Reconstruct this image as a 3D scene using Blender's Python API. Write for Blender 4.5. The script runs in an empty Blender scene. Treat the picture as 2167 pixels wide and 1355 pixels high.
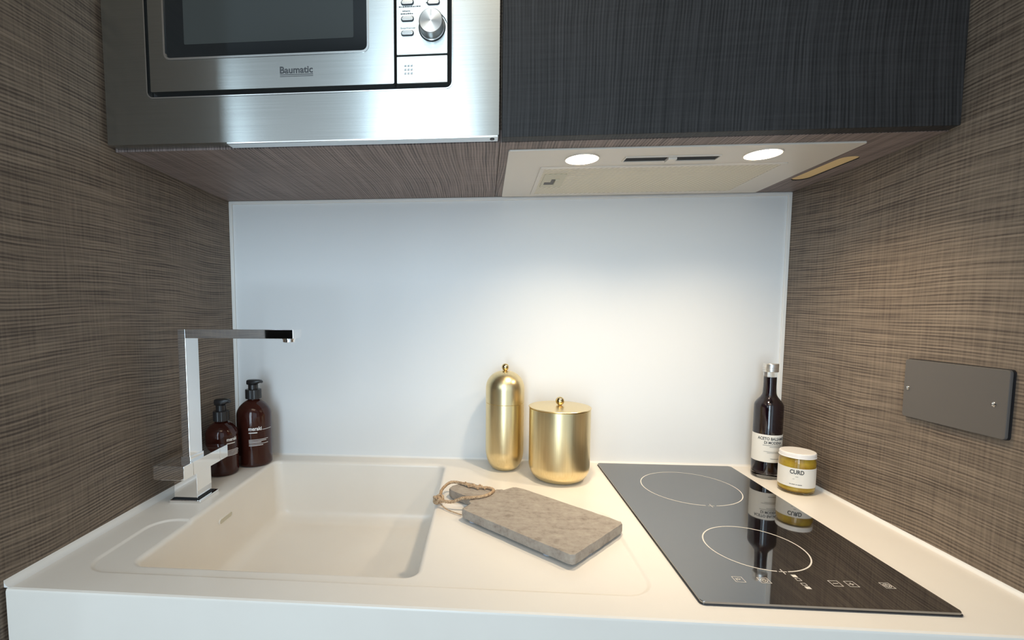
import bpy, bmesh, math, random
from mathutils import Vector, Matrix
from mathutils.geometry import delaunay_2d_cdt

# ------------------------------------------------------------------ camera, light, exposure
S = bpy.context.scene
COL = S.collection
H = 0.9                      # worktop height above the floor; coordinates below are written from the worktop surface
PI = math.pi

CAM = (0.59583, -1.08637, 0.34405); YAW, PITCH, ROLL = 0.075304, 0.075864, 0.001259
FPX, PPX, PPY = 1001.22, 948.70, 736.75
cam = bpy.data.cameras.new('camera'); camo = bpy.data.objects.new('camera', cam); COL.objects.link(camo)
_cy, _sy, _cp, _sp, _cr, _sr = math.cos(YAW), math.sin(YAW), math.cos(PITCH), math.sin(PITCH), math.cos(ROLL), math.sin(ROLL)
_r = Vector((_cy, _sy, 0)); _f0 = Vector((-_sy, _cy, 0)); _z = Vector((0, 0, 1))
_f = _f0*_cp - _z*_sp; _u = _z*_cp + _f0*_sp
_r2 = _r*_cr + _u*_sr; _u2 = _u*_cr - _r*_sr
camo.matrix_world = Matrix(((_r2.x, _u2.x, -_f.x, CAM[0]), (_r2.y, _u2.y, -_f.y, CAM[1]), (_r2.z, _u2.z, -_f.z, CAM[2]+H), (0, 0, 0, 1)))
cam.sensor_width = 36; cam.sensor_fit = 'HORIZONTAL'; cam.lens = FPX/2167*36
cam.shift_x = (2167/2-PPX)/2167; cam.shift_y = (PPY-1355/2)/2167; cam.clip_start = 0.01
S.camera = camo

w = bpy.data.worlds.new('world'); S.world = w; w.use_nodes = True
w.node_tree.nodes['Background'].inputs[0].default_value = (0.75, 0.87, 1, 1)
w.node_tree.nodes['Background'].inputs[1].default_value = 0.6

def area_light(name, loc, rot, sx, sy, power, color):
    l = bpy.data.lights.new(name, 'AREA'); l.shape = 'RECTANGLE'; l.size = sx; l.size_y = sy
    l.energy = power; l.color = color
    o = bpy.data.objects.new(name, l); COL.objects.link(o); o.location = loc; o.rotation_euler = rot
    return o
# daylight entering through tall windows behind the camera, plus two added fills
DAY = (0.66, 0.85, 1.0)
area_light('window_daylight', (0.245, -2.38, 1.45), (PI/2, 0, 0), 0.55, 2.1, 25, DAY)
area_light('narrow_window_daylight', (-0.9, -2.38, 1.90), (PI/2, 0, 0), 0.2, 1.2, 4.2, DAY)
area_light('wide_fill_light', (1.6, -2.38, 1.45), (PI/2, 0, 0), 1.55, 2.1, 5, DAY)  # invented opening, added as broad fill from the right
area_light('pier_fill_light', (-0.42, -2.38, 1.90), (PI/2, 0, 0), 0.72, 1.2, 1.5, (0.88, 0.95, 1.0))  # added glow over the plain wall pier, brightens its reflection in the steel

# warm overhead fill added behind the camera to lift the ambient level
area_light('overhead_fill_light', (0.6, -1.45, 2.68), (0, 0, 0), 0.8, 0.8, 5, (1.0, 0.81, 0.58))

S.view_settings.view_transform = 'Standard'; S.view_settings.look = 'None'
S.view_settings.exposure = 0.13; S.view_settings.gamma = 1.0; S.view_settings.use_curve_mapping = False
LAMP_STRENGTH = 14.0
LAMP_POWER = 7.0
LAMP_COLOR = (1.0, 0.81, 0.57, 1)

# ------------------------------------------------------------------ materials
def mat(name, color=(0.8, 0.8, 0.8), rough=0.5, metal=0.0, **kw):
    m = bpy.data.materials.new(name); m.use_nodes = True
    b = m.node_tree.nodes['Principled BSDF']
    b.inputs['Base Color'].default_value = (*color, 1); b.inputs['Roughness'].default_value = rough; b.inputs['Metallic'].default_value = metal
    for k, v in kw.items(): b.inputs[k.replace('_', ' ')].default_value = v
    return m
def nodes(m): return m.node_tree.nodes, m.node_tree.links, m.node_tree.nodes['Principled BSDF']
def mapped(N, L, scale, rot=(0, 0, 0)):
    tc = N.new('ShaderNodeTexCoord'); mp = N.new('ShaderNodeMapping')
    mp.inputs['Scale'].default_value = scale; mp.inputs['Rotation'].default_value = rot
    L.new(tc.outputs['Object'], mp.inputs['Vector']); return mp
def math_node(N, L, op, a, b):
    n = N.new('ShaderNodeMath'); n.operation = op
    for i, x in enumerate((a, b)):
        if isinstance(x, (int, float)): n.inputs[i].default_value = x
        else: L.new(x, n.inputs[i])
    return n.outputs[0]
def noise(N, L, vec, scale, detail=2, rough=0.5, dist=0.0):
    n = N.new('ShaderNodeTexNoise'); n.inputs['Scale'].default_value = scale; n.inputs['Detail'].default_value = detail
    n.inputs['Roughness'].default_value = rough; n.inputs['Distortion'].default_value = dist
    L.new(vec, n.inputs['Vector']); return n.outputs['Fac']
def ramp(N, L, fac, stops):
    r = N.new('ShaderNodeValToRGB'); e = r.color_ramp.elements
    e[0].position = stops[0][0]; e[0].color = (*stops[0][1], 1); e[1].position = stops[-1][0]; e[1].color = (*stops[-1][1], 1)
    for p, c in stops[1:-1]:
        x = e.new(p); x.color = (*c, 1)
    L.new(fac, r.inputs['Fac']); return r.outputs['Color']
def bump(N, L, B, h, strength, dist=0.001):
    b = N.new('ShaderNodeBump'); b.inputs['Strength'].default_value = strength; b.inputs['Distance'].default_value = dist
    L.new(h, b.inputs['Height']); L.new(b.outputs['Normal'], B.inputs['Normal'])

def wood(name, lines, cross, dark, light, rough=0.5, warp_amt=0.05, spec=0.3, ribs='Z'):
    """rough-sawn dark laminate: ridged grain in one direction, finer broken saw marks across it"""
    m = mat(name, light, rough, Specular_IOR_Level=spec); N, L, B = nodes(m)
    warp = N.new('ShaderNodeTexNoise'); warp.inputs['Scale'].default_value = 2.6; warp.inputs['Detail'].default_value = 1
    tc = N.new('ShaderNodeTexCoord'); L.new(tc.outputs['Object'], warp.inputs['Vector'])
    mx = N.new('ShaderNodeVectorMath'); mx.operation = 'MULTIPLY_ADD'
    L.new(warp.outputs['Color'], mx.inputs[0]); mx.inputs[1].default_value = (warp_amt,)*3; L.new(tc.outputs['Object'], mx.inputs[2])
    a = N.new('ShaderNodeMapping'); a.inputs['Scale'].default_value = lines; L.new(mx.outputs[0], a.inputs['Vector'])
    c = N.new('ShaderNodeMapping'); c.inputs['Scale'].default_value = cross; L.new(tc.outputs['Object'], c.inputs['Vector'])
    fa = noise(N, L, a.outputs[0], 1.0, 3, 0.6); fc = noise(N, L, c.outputs[0], 1.0, 3, 0.6)
    big = noise(N, L, tc.outputs['Object'], 5.0, 2)
    wv = N.new('ShaderNodeTexWave'); wv.wave_type = 'BANDS'; wv.bands_direction = ribs; wv.inputs['Scale'].default_value = 66
    wv.inputs['Distortion'].default_value = 2.2; wv.inputs['Detail'].default_value = 2; wv.inputs['Detail Scale'].default_value = 0.25
    L.new(mx.outputs[0], wv.inputs['Vector'])
    patch = noise(N, L, tc.outputs['Object'], 9.0, 2)
    rib = math_node(N, L, 'MULTIPLY', math_node(N, L, 'SUBTRACT', wv.outputs['Fac'], 0.5), math_node(N, L, 'MULTIPLY', patch, 0.34))
    f = math_node(N, L, 'ADD', math_node(N, L, 'ADD', math_node(N, L, 'MULTIPLY', fa, 0.70), math_node(N, L, 'MULTIPLY', fc, 0.30)), rib)
    f2 = math_node(N, L, 'ADD', f, math_node(N, L, 'MULTIPLY', math_node(N, L, 'SUBTRACT', big, 0.5), 0.12))
    col = ramp(N, L, f2, [(0.32, dark), (0.50, tuple((p+q)/2 for p, q in zip(dark, light))), (0.70, light)])
    L.new(col, B.inputs['Base Color']); bump(N, L, B, f, 0.55, 0.0012)
    return m

M = {}
WD, WL = (0.078, 0.057, 0.044), (0.29, 0.226, 0.168)
M['wood_side'] = wood('dark_sawn_oak_side', (3, 7, 300), (3, 300, 12), WD, WL)
M['wood_front'] = wood('dark_sawn_oak_front', (300, 3, 7), (12, 3, 300), (0.009, 0.0085, 0.0085), (0.036, 0.034, 0.034), ribs='X')
M['wood_under'] = wood('dark_sawn_oak_underside', (300, 5, 3), (9, 300, 3), (0.10, 0.078, 0.070), (0.36, 0.285, 0.26), warp_amt=0.03, ribs='X')
M['dark_void'] = mat('dark_shadow_gap', (0.012, 0.011, 0.011), 0.7)
M['glass_white'] = mat('white_satin_panel', (0.80, 0.81, 0.81), 0.5, Specular_IOR_Level=0.2)
M['silicone'] = mat('white_silicone', (0.86, 0.84, 0.80), 0.4)
M['plaster'] = mat('plaster', (0.72, 0.70, 0.67), 0.8)
M['ceiling'] = mat('ceiling_paint', (0.5, 0.5, 0.49), 0.9)
M['raw_wood'] = mat('raw_plywood', (0.85, 0.62, 0.31), 0.7)
# solid-surface worktop: faint mottling
m = mat('white_solid_surface', (0.84, 0.80, 0.74), 0.30); N, L, B = nodes(m)
mp = mapped(N, L, (1, 1, 1)); L.new(ramp(N, L, noise(N, L, mp.outputs[0], 12, 3), [(0.3, (0.84, 0.785, 0.71)), (0.7, (0.86, 0.81, 0.735))]), B.inputs['Base Color'])
M['worktop'] = m
M['floor'] = mat('floor_boards', (0.22, 0.15, 0.1), 0.45)
N, L, B = nodes(M['floor']); mp = mapped(N, L, (1, 12, 1)); L.new(ramp(N, L, noise(N, L, mp.outputs[0], 3, 4), [(0.3, (0.16, 0.10, 0.06)), (0.7, (0.30, 0.21, 0.14))]), B.inputs['Base Color'])
M['curtain'] = mat('white_curtain', (0.8, 0.82, 0.84), 0.85)

def steel(name, color=(0.44, 0.46, 0.445), rough=0.26, aniso=0.88):
    m = mat(name, color, rough, 1.0); N, L, B = nodes(m)
    B.inputs['Anisotropic'].default_value = aniso
    t = N.new('ShaderNodeTangent'); t.direction_type = 'UV_MAP'; t.uv_map = 'brush'; L.new(t.outputs[0], B.inputs['Tangent'])
    mp = mapped(N, L, (6, 6, 1400)); f = noise(N, L, mp.outputs[0], 1.0, 2)
    L.new(ramp(N, L, f, [(0.3, tuple(c*0.93 for c in color)), (0.7, tuple(min(1, c*1.05) for c in color))]), B.inputs['Base Color'])
    return m
M['steel'] = steel('brushed_stainless_steel')
M['steel_edge'] = mat('polished_steel_edge', (0.78, 0.79, 0.78), 0.2, 1.0)
m = mat('turned_steel', (0.62, 0.63, 0.62), 0.32, 1.0, Anisotropic=0.85, Anisotropic_Rotation=0.25); N, L, B = nodes(m)
t = N.new('ShaderNodeTangent'); t.direction_type = 'RADIAL'; t.axis = 'Y'; L.new(t.outputs[0], B.inputs['Tangent']); M['knob_steel'] = m
M['oven_glass'] = mat('black_oven_glass', (0.012, 0.014, 0.015), 0.06)
M['oven_screen'] = mat('oven_window_mesh', (0.045, 0.05, 0.048), 0.12)
M['print_dark'] = mat('dark_print', (0.05, 0.055, 0.06), 0.6)
M['print_white'] = mat('white_print', (0.85, 0.82, 0.80), 0.6)
M['print_ring'] = mat('hob_print', (0.72, 0.68, 0.62), 0.5)
M['chrome'] = mat('chrome', (0.88, 0.88, 0.88), 0.04, 1.0)
M['hood'] = mat('hood_silver_paint', (0.76, 0.70, 0.62), 0.38, 0.15)
m = mat('hood_filter_mesh', (0.72, 0.68, 0.58), 0.5, 0.0); N, L, B = nodes(m)
tc = N.new('ShaderNodeTexCoord'); wv = N.new('ShaderNodeTexWave'); wv.wave_type = 'BANDS'; wv.bands_direction = 'DIAGONAL'
wv.inputs['Scale'].default_value = 64; wv.inputs['Distortion'].default_value = 0.0; L.new(tc.outputs['Object'], wv.inputs['Vector'])
L.new(ramp(N, L, wv.outputs['Fac'], [(0.2, (0.48, 0.42, 0.31)), (0.6, (0.92, 0.86, 0.72))]), B.inputs['Base Color']); bump(N, L, B, wv.outputs['Fac'], 0.5, 0.0015)
M['filter'] = m
M['latch'] = mat('cream_plastic', (0.62, 0.58, 0.45), 0.45)
M['black'] = mat('black_plastic', (0.012, 0.012, 0.013), 0.6, Specular_IOR_Level=0.2)
m = mat('hood_lamp_lens', (1, 1, 1), 0.5); N, L, B = nodes(m)
B.inputs['Emission Color'].default_value = LAMP_COLOR; B.inputs['Emission Strength'].default_value = LAMP_STRENGTH
M['lamp'] = m
def brass(name, rough):
    m = mat(name, (0.80, 0.66, 0.38), rough, 1.0); N, L, B = nodes(m)
    mp = mapped(N, L, (500, 500, 6)); f = noise(N, L, mp.outputs[0], 1.0, 2)
    L.new(ramp(N, L, f, [(0.3, (0.78, 0.63, 0.35)), (0.7, (0.84, 0.70, 0.42))]), B.inputs['Base Color'])
    return m
M['brass'] = brass('satin_brass', 0.31); M['brass_polished'] = mat('polished_brass', (0.78, 0.60, 0.30), 0.1, 1.0)
M['hob'] = mat('black_ceramic_glass', (0.008, 0.007, 0.007), 0.035, IOR=3.6)
M['hob_edge'] = mat('hob_ground_edge', (0.05, 0.05, 0.055), 0.2)
M['amber'] = mat('amber_plastic', (0.17, 0.045, 0.03), 0.06, Transmission_Weight=0.8, IOR=1.45)
M['amber_liquid'] = mat('amber_bottle_contents', (0.06, 0.012, 0.01), 0.15)
M['pump'] = mat('black_pump_plastic', (0.018, 0.017, 0.018), 0.28)
M['clear'] = mat('clear_glass', (0.97, 0.98, 0.97), 0.02, Transmission_Weight=1.0, IOR=1.45)
M['balsamic'] = mat('balsamic_vinegar', (0.018, 0.006, 0.012), 0.05)
M['paper'] = mat('white_label_paper', (0.82, 0.79, 0.73), 0.7)
M['cap_metal'] = mat('silver_screw_cap', (0.75, 0.73, 0.70), 0.3, 0.9)
M['lid_white'] = mat('white_enamel_lid', (0.86, 0.83, 0.80), 0.3)
m = mat('yellow_curd', (0.78, 0.50, 0.04), 0.35); N, L, B = nodes(m); mp = mapped(N, L, (1, 1, 1))
L.new(ramp(N, L, noise(N, L, mp.outputs[0], 70, 3), [(0.3, (0.66, 0.38, 0.02)), (0.7, (0.86, 0.62, 0.07))]), B.inputs['Base Color']); M['curd'] = m
m = mat('weathered_board', (0.3, 0.25, 0.2), 0.8); N, L, B = nodes(m); mp = mapped(N, L, (10, 1, 1), (0, 0, 0.727)); mp.inputs['Scale'].default_value = (16, 90, 60)
f1 = noise(N, L, mp.outputs[0], 1, 4, 0.65); tcn = N.new('ShaderNodeTexCoord'); f2 = noise(N, L, tcn.outputs['Object'], 80, 5, 0.75)
f = math_node(N, L, 'ADD', math_node(N, L, 'MULTIPLY', f1, 0.38), math_node(N, L, 'MULTIPLY', f2, 0.62))
L.new(ramp(N, L, f, [(0.32, (0.20, 0.165, 0.135)), (0.47, (0.34, 0.295, 0.25)), (0.66, (0.43, 0.385, 0.33))]), B.inputs['Base Color']); bump(N, L, B, f, 0.6, 0.0015); M['board'] = m
m = mat('jute_rope', (0.5, 0.34, 0.2), 0.85); N, L, B = nodes(m); tcn = N.new('ShaderNodeTexCoord')
L.new(ramp(N, L, noise(N, L, tcn.outputs['Object'], 400, 2), [(0.3, (0.34, 0.20, 0.11)), (0.7, (0.62, 0.46, 0.29))]), B.inputs['Base Color']); M['rope'] = m
M['pad'] = mat('clear_rubber_pad', (0.62, 0.66, 0.75), 0.3, Transmission_Weight=0.4)
M['plate'] = mat('anthracite_plate', (0.125, 0.112, 0.102), 0.5, 0.2)
M['plate_edge'] = mat('black_plate_edge', (0.01, 0.01, 0.012), 0.4)
M['screw'] = mat('screw_steel', (0.8, 0.78, 0.74), 0.18, 1.0)

# ------------------------------------------------------------------ mesh helpers (coordinates: worktop surface = z 0)
def thing(name, label, cat, loc, group=None):
    o = bpy.data.objects.new(name, None); COL.objects.link(o); o.empty_display_size = 0.05
    o.location = (loc[0], loc[1], loc[2]+H); o['label'] = label; o['category'] = cat
    if group: o['group'] = group
    return o
def origin_of(parent):
    p = Vector((0, 0, 0))
    while parent: p += parent.location; parent = parent.parent
    return p
def obj(name, V, F, m, parent=None, smooth=None, uv=False, kind=None, label=None):
    me = bpy.data.meshes.new(name); off = origin_of(parent)
    me.from_pydata([(v[0]-off.x, v[1]-off.y, v[2]+H-off.z) for v in V], [], F)
    bm = bmesh.new(); bm.from_mesh(me); bmesh.ops.recalc_face_normals(bm, faces=bm.faces); bm.to_mesh(me); bm.free()
    if smooth is not None:
        me.polygons.foreach_set('use_smooth', [True]*len(me.polygons)); me.set_sharp_from_angle(angle=math.radians(smooth))
    if uv:
        l = me.uv_layers.new(name='brush')
        for lp in me.loops:
            c = me.vertices[lp.vertex_index].co; l.data[lp.index].uv = (c.z+c.y*0.3, c.x)
    me.materials.append(M[m]); o = bpy.data.objects.new(name, me); COL.objects.link(o)
    if smooth is not None:
        wn = o.modifiers.new('weighted_normal', 'WEIGHTED_NORMAL'); wn.keep_sharp = True; wn.weight = 100
    if parent: o.parent = parent
    if kind: o['kind'] = kind
    if label: o['label'] = label
    return o
def structure(name, V, F, m, parent=None, **k): return obj(name, V, F, m, parent, kind='structure' if not parent else None, **k)
def box(x0, x1, y0, y1, z0, z1, bev=0.0, seg=2):
    bm = bmesh.new(); bmesh.ops.create_cube(bm, size=1)
    for v in bm.verts: v.co = Vector((x0+(v.co.x+.5)*(x1-x0), y0+(v.co.y+.5)*(y1-y0), z0+(v.co.z+.5)*(z1-z0)))
    if bev: bmesh.ops.bevel(bm, geom=bm.edges[:], offset=bev, segments=seg, affect='EDGES', profile=0.5)
    return take(bm)
def take(bm):
    bm.verts.index_update()
    V = [tuple(v.co) for v in bm.verts]; F = [[v.index for v in f.verts] for f in bm.faces]; bm.free(); return V, F
def join(*vf):
    V, F = [], []
    for v, f in vf:
        n = len(V); V += list(v); F += [[i+n for i in q] for q in f]
    return V, F
def lathe(prof, cx, cy, n=48):
    """profile of (r, z) from bottom to top, closed with caps where r > 0"""
    V, F, rings = [], [], []
    for r, z in prof:
        if r < 1e-6: rings.append([len(V)]); V.append((cx, cy, z))
        else:
            rings.append(list(range(len(V), len(V)+n)))
            V += [(cx+r*math.cos(2*PI*k/n), cy+r*math.sin(2*PI*k/n), z) for k in range(n)]
    for a, b in zip(rings, rings[1:]):
        for k in range(n):
            k2 = (k+1) % n
            if len(a) == 1 and len(b) > 1: F.append([a[0], b[k2], b[k]])
            elif len(b) == 1 and len(a) > 1: F.append([a[k], a[k2], b[0]])
            elif len(a) > 1: F.append([a[k], a[k2], b[k2], b[k]])
    if len(rings[0]) > 1: F.append(rings[0][::-1])
    if len(rings[-1]) > 1: F.append(rings[-1])
    return V, F
def arc(cx, cz, r, a0, a1, n=6):
    return [(cx+r*math.cos(math.radians(a0+(a1-a0)*i/n)), cz+r*math.sin(math.radians(a0+(a1-a0)*i/n))) for i in range(n+1)]
def rrect(x0, x1, y0, y1, r, n=6, step=None):
    P = []; r = max(r, 1e-4)
    for cx, cy, a in ((x1-r, y1-r, 0), (x0+r, y1-r, 90), (x0+r, y0+r, 180), (x1-r, y0+r, 270)):
        P += arc(cx, cy, r, a, a+90, n)
    if step:
        Q = []
        for i, p in enumerate(P):
            q = P[(i+1) % len(P)]; d = math.hypot(q[0]-p[0], q[1]-p[1]); k = max(1, int(d/step))
            if i % (n+1) != n: k = 1
            Q += [(p[0]+(q[0]-p[0])*j/k, p[1]+(q[1]-p[1])*j/k) for j in range(k)]
        P = Q
    return P
def prism(P, d0, d1, plane='z', bev=0.0, seg=2):
    """extrude the outline P between d0 and d1; plane 'y': P holds (x, z); 'z': (x, y); 'x': (y, z)"""
    def at(p, d): return (p[0], p[1], d) if plane == 'z' else (p[0], d, p[1]) if plane == 'y' else (d, p[0], p[1])
    bm = bmesh.new(); a = [bm.verts.new(at(p, d0)) for p in P]; b = [bm.verts.new(at(p, d1)) for p in P]; n = len(P)
    fa = bm.faces.new(a[::-1]); fb = bm.faces.new(b)
    for i in range(n): bm.faces.new([a[i], a[(i+1) % n], b[(i+1) % n], b[i]])
    if bev:
        E = list(fa.edges)+list(fb.edges); bmesh.ops.bevel(bm, geom=E, offset=bev, segments=seg, affect='EDGES', profile=0.5)
    return take(bm)
def ring_prism(P, Q, d0, d1, plane='z'):
    """frame between outline P (outer) and Q (inner), same point count"""
    def at(p, d): return (p[0], p[1], d) if plane == 'z' else (p[0], d, p[1]) if plane == 'y' else (d, p[0], p[1])
    n = len(P); V = [at(p, d0) for p in P]+[at(p, d0) for p in Q]+[at(p, d1) for p in P]+[at(p, d1) for p in Q]; F = []
    for i in range(n):
        j = (i+1) % n
        F += [[i, j, n+j, n+i], [2*n+i, 3*n+i, 3*n+j, 2*n+j], [i, 2*n+i, 2*n+j, j], [n+i, n+j, 3*n+j, 3*n+i]]
    return V, F
def smooth_path(P, sub=6, closed=False):
    P = [Vector(p) for p in P]; n = len(P); out = []
    for i in range(n if closed else n-1):
        p0, p1, p2, p3 = (P[(i-1) % n], P[i], P[(i+1) % n], P[(i+2) % n]) if closed else (P[max(i-1, 0)], P[i], P[i+1], P[min(i+2, n-1)])
        for k in range(sub):
            t = k/sub
            out.append(0.5*((2*p1)+(-p0+p2)*t+(2*p0-5*p1+4*p2-p3)*t*t+(-p0+3*p1-3*p2+p3)*t**3))
    if not closed: out.append(P[-1])
    return out
def frames(P, closed):
    n = len(P); fr = []; nrm = None
    for i in range(n):
        t = (P[(i+1) % n]-P[(i-1) % n]) if closed else (P[min(i+1, n-1)]-P[max(i-1, 0)]); t.normalize()
        if nrm is None: nrm = t.orthogonal()
        nrm = (nrm-t*nrm.dot(t)).normalized(); fr.append((nrm.copy(), t.cross(nrm)))
    return fr
def tube(P, r, n=8, closed=False):
    P = [Vector(p) for p in P]; fr = frames(P, closed); V, F = [], []
    for p, (a, b) in zip(P, fr): V += [tuple(p+(a*math.cos(2*PI*k/n)+b*math.sin(2*PI*k/n))*r) for k in range(n)]
    for i in range(len(P) if closed else len(P)-1):
        j = (i+1) % len(P)
        F += [[i*n+k, i*n+(k+1) % n, j*n+(k+1) % n, j*n+k] for k in range(n)]
    if not closed: F += [list(range(n))[::-1], [(len(P)-1)*n+k for k in range(n)]]
    return V, F
def rope(P, r, strands=3, pitch=0.009, closed=False):
    P = [Vector(p) for p in P]; fr = frames(P, closed); parts = []; s = [0]
    for a, b in zip(P, P[1:]): s.append(s[-1]+(b-a).length)
    for q in range(strands):
        Q = []
        for p, (a, b), d in zip(P, fr, s):
            t = 2*PI*(d/pitch+q/strands); Q.append(p+(a*math.cos(t)+b*math.sin(t))*r*0.5)
        parts.append(tube(Q, r*0.56, 6, closed))
    return join(*parts)
def text_mesh(s, size, spacing=1.0, bold=0.0):
    cu = bpy.data.curves.new('lettering', 'FONT'); cu.body = s; cu.size = size; cu.resolution_u = 3; cu.space_character = spacing; cu.offset = bold
    o = bpy.data.objects.new('lettering', cu); me = bpy.data.meshes.new_from_object(o)
    V = [(v.co.x, v.co.y) for v in me.vertices]; F = [list(p.vertices) for p in me.polygons]
    bpy.data.objects.remove(o); bpy.data.curves.remove(cu); bpy.data.meshes.remove(me)
    x0 = min(v[0] for v in V); x1 = max(v[0] for v in V)
    return [(v[0]-x0, v[1]) for v in V], F, x1-x0
def fit(s, width, height=None, bold=0.0):
    V, F, wd = text_mesh(s, 1.0, 1.0, bold); y1 = max(v[1] for v in V); k = width/wd; ky = height/y1 if height else k
    return [(v[0]*k, v[1]*ky) for v in V], F
def strips(rows):
    """rows of tiny unreadable print: (x0, x1, y0, y1)"""
    V, F = [], []
    for x0, x1, y0, y1 in rows:
        k = max(1, int((x1-x0)/0.002)); n = len(V)
        for i in range(k+1): V += [(x0+(x1-x0)*i/k, y0), (x0+(x1-x0)*i/k, y1)]
        F += [[n+2*i, n+2*i+2, n+2*i+3, n+2*i+1] for i in range(k)]
    return V, F
def wrap(VF, cx, cy, r, ang, z0):
    """bend a flat print round a vertical cylinder; ang = degrees from the -y side towards +x where x = 0 lies"""
    V, F = VF; out = []
    for x, y in V:
        a = math.radians(ang)+x/r; out.append((cx+r*math.sin(a), cy-r*math.cos(a), z0+y))
    return out, F
def label_arc(cx, cy, r, a0, a1, z0, z1, t=0.0003, n=40):
    V, F = [], []
    for i in range(n+1):
        a = math.radians(a0+(a1-a0)*i/n); s, c = math.sin(a), -math.cos(a)
        V += [(cx+r*s, cy+r*c, z0), (cx+r*s, cy+r*c, z1), (cx+(r+t)*s, cy+(r+t)*c, z1), (cx+(r+t)*s, cy+(r+t)*c, z0)]
    for i in range(n):
        for k in range(4): F.append([4*i+k, 4*i+(k+1) % 4, 4*i+4+(k+1) % 4, 4*i+4+k])
    F += [[0, 1, 2, 3], [4*n+3, 4*n+2, 4*n+1, 4*n]]
    return V, F

# ------------------------------------------------------------------ the setting
W = 1.25; ZC = 0.6002; YW = -0.565; YC = -0.3663; YN = -0.75
CEIL = 1.8
YB = -2.45                   # window wall behind the camera
structure('floor', *box(-1.8, 2.8, YB-0.1, 0.1, -H-0.05, -H), 'floor')
structure('ceiling', *box(-1.8, 2.8, YB-0.1, 0.1, CEIL, CEIL+0.05), 'ceiling')
structure('wall_back', *box(-0.06, W+0.06, 0.0, 0.06, -H, CEIL), 'glass_white')
structure('wall_left', *box(-0.04, 0.0, YN, 0.0, -H, CEIL), 'wood_side')
structure('wall_right', *box(W, W+0.04, YN, 0.0, -H, CEIL), 'wood_side')
structure('wall_hall_left', *box(-1.8, -0.04, YN, YN+0.05, -H, CEIL), 'wood_front')
structure('wall_hall_right', *box(W+0.04, 2.8, YN, YN+0.05, -H, CEIL), 'plaster')
structure('wall_room_left', *box(-1.85, -1.8, YB-0.1, YN+0.05, -H, CEIL), 'wood_front')
structure('wall_room_right', *box(2.8, 2.85, YB-0.1, YN+0.05, -H, CEIL), 'plaster')
# window wall behind the camera, with its openings; second and last added for fill
wz0, wz1 = -0.55, 1.65; WINS = ((-1.0, -0.8, 0.4), (-0.8, -0.04, 0.4), (-0.04, 0.53, wz0), (0.8, 2.4, wz0))
structure('wall_window_right', *box(2.4, 2.8, YB-0.1, YB, -H, CEIL), 'plaster')
structure('wall_window_mullion', *box(0.53, 0.8, YB-0.1, YB, -H, CEIL), 'plaster')
structure('wall_window_left', *box(-1.8, -1.0, YB-0.1, YB, -H, CEIL), 'wood_front')
for i, (a, b, wz0) in enumerate(WINS):
    structure('wall_lintel_%d' % (i+1), *box(a, b, YB-0.1, YB, wz1, CEIL), 'plaster')
    structure('wall_sill_%d' % (i+1), *box(a, b, YB-0.1, YB, -H, wz0), 'wood_front')
    structure('window_%d' % (i+1), *join(box(a, a+0.03, YB-0.08, YB-0.03, wz0, wz1), box(b-0.03, b, YB-0.08, YB-0.03, wz0, wz1), box(a+.03, b-.03, YB-0.08, YB-0.03, wz1-0.03, wz1), box(a+.03, b-.03, YB-0.08, YB-0.03, wz0, wz0+0.03)), 'lid_white')  # frames also go round the two added fill openings
# joints
def bead(name, A, B_, d1, d2, r):
    """concave silicone fillet between two directions d1, d2 along A-B"""
    A, B_, d1, d2 = (Vector(v) for v in (A, B_, d1, d2)); sec = [Vector((0, 0, 0))]
    for i in range(5):
        a = PI/2*i/4; sec.append(d1*r*(1-math.sin(a))*1.0+d2*r*(1-math.cos(a)))
    n = len(sec); V = [tuple(A+s) for s in sec]+[tuple(B_+s) for s in sec]
    F = [[i, (i+1) % n, n+(i+1) % n, n+i] for i in range(n)]+[list(range(n)), list(range(n, 2*n))]
    return structure(name, V, F, 'silicone', smooth=50)
bead('trim_1', (0, 0, 0), (0, YW+.002, 0), (1, 0, 0), (0, 0, 1), 0.009)
bead('trim_2', (W, 0, 0), (W, YW+.002, 0), (-1, 0, 0), (0, 0, 1), 0.005)
bead('trim_3', (0, 0, 0), (W, 0, 0), (0, -1, 0), (0, 0, 1), 0.004)
structure('trim_4', *box(0, 0.008, -0.004, 0, 0.004, ZC, 0.0012), 'silicone', smooth=40)
structure('trim_5', *box(W-0.008, W, -0.004, 0, 0.004, ZC, 0.0012), 'silicone', smooth=40)
structure('trim_6', *box(0.008, W-0.008, -0.005, 0, ZC-0.007, ZC, 0.0012), 'silicone', smooth=40)

# ------------------------------------------------------------------ worktop with moulded sink
wt = thing('worktop', 'white solid surface worktop with moulded sink and grooved drainer', 'worktop', (W/2, YW/2, -0.15))
RX0, RX1, RY0, RY1, RR = 0.055, 0.812, -0.522, -0.356, 0.04; RY2 = -0.262
def sdf(x, y, x0, x1, y0, y1, r):
    qx = abs(x-(x0+x1)/2)-(x1-x0)/2+r; qy = abs(y-(y0+y1)/2)-(y1-y0)/2+r
    return math.hypot(max(qx, 0), max(qy, 0))+min(max(qx, qy), 0)-r
def hgt(x, y):
    d = -min(sdf(x, y, RX0, RX1, RY0, RY1, RR), sdf(x, y, 0.40, RX1, RY0, RY2, RR)); t = min(max(d/0.007, 0), 1); return -0.0025*t*t*(3-2*t)
SX0, SX1, SY0, SY1, SR = 0.1165, 0.509, -0.4945, -0.0465, 0.018
FIL = 0.007
pts, edges = [], []
def loop(P):
    n = len(pts); pts.extend(P); edges.extend([(n+i, n+(i+1) % len(P)) for i in range(len(P))])
X0, X1, YF = 0.004, W-0.002, YW+0.004
loop([(X0, YF), (X1, YF), (X1, -0.0005), (X0, -0.0005)])
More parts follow.
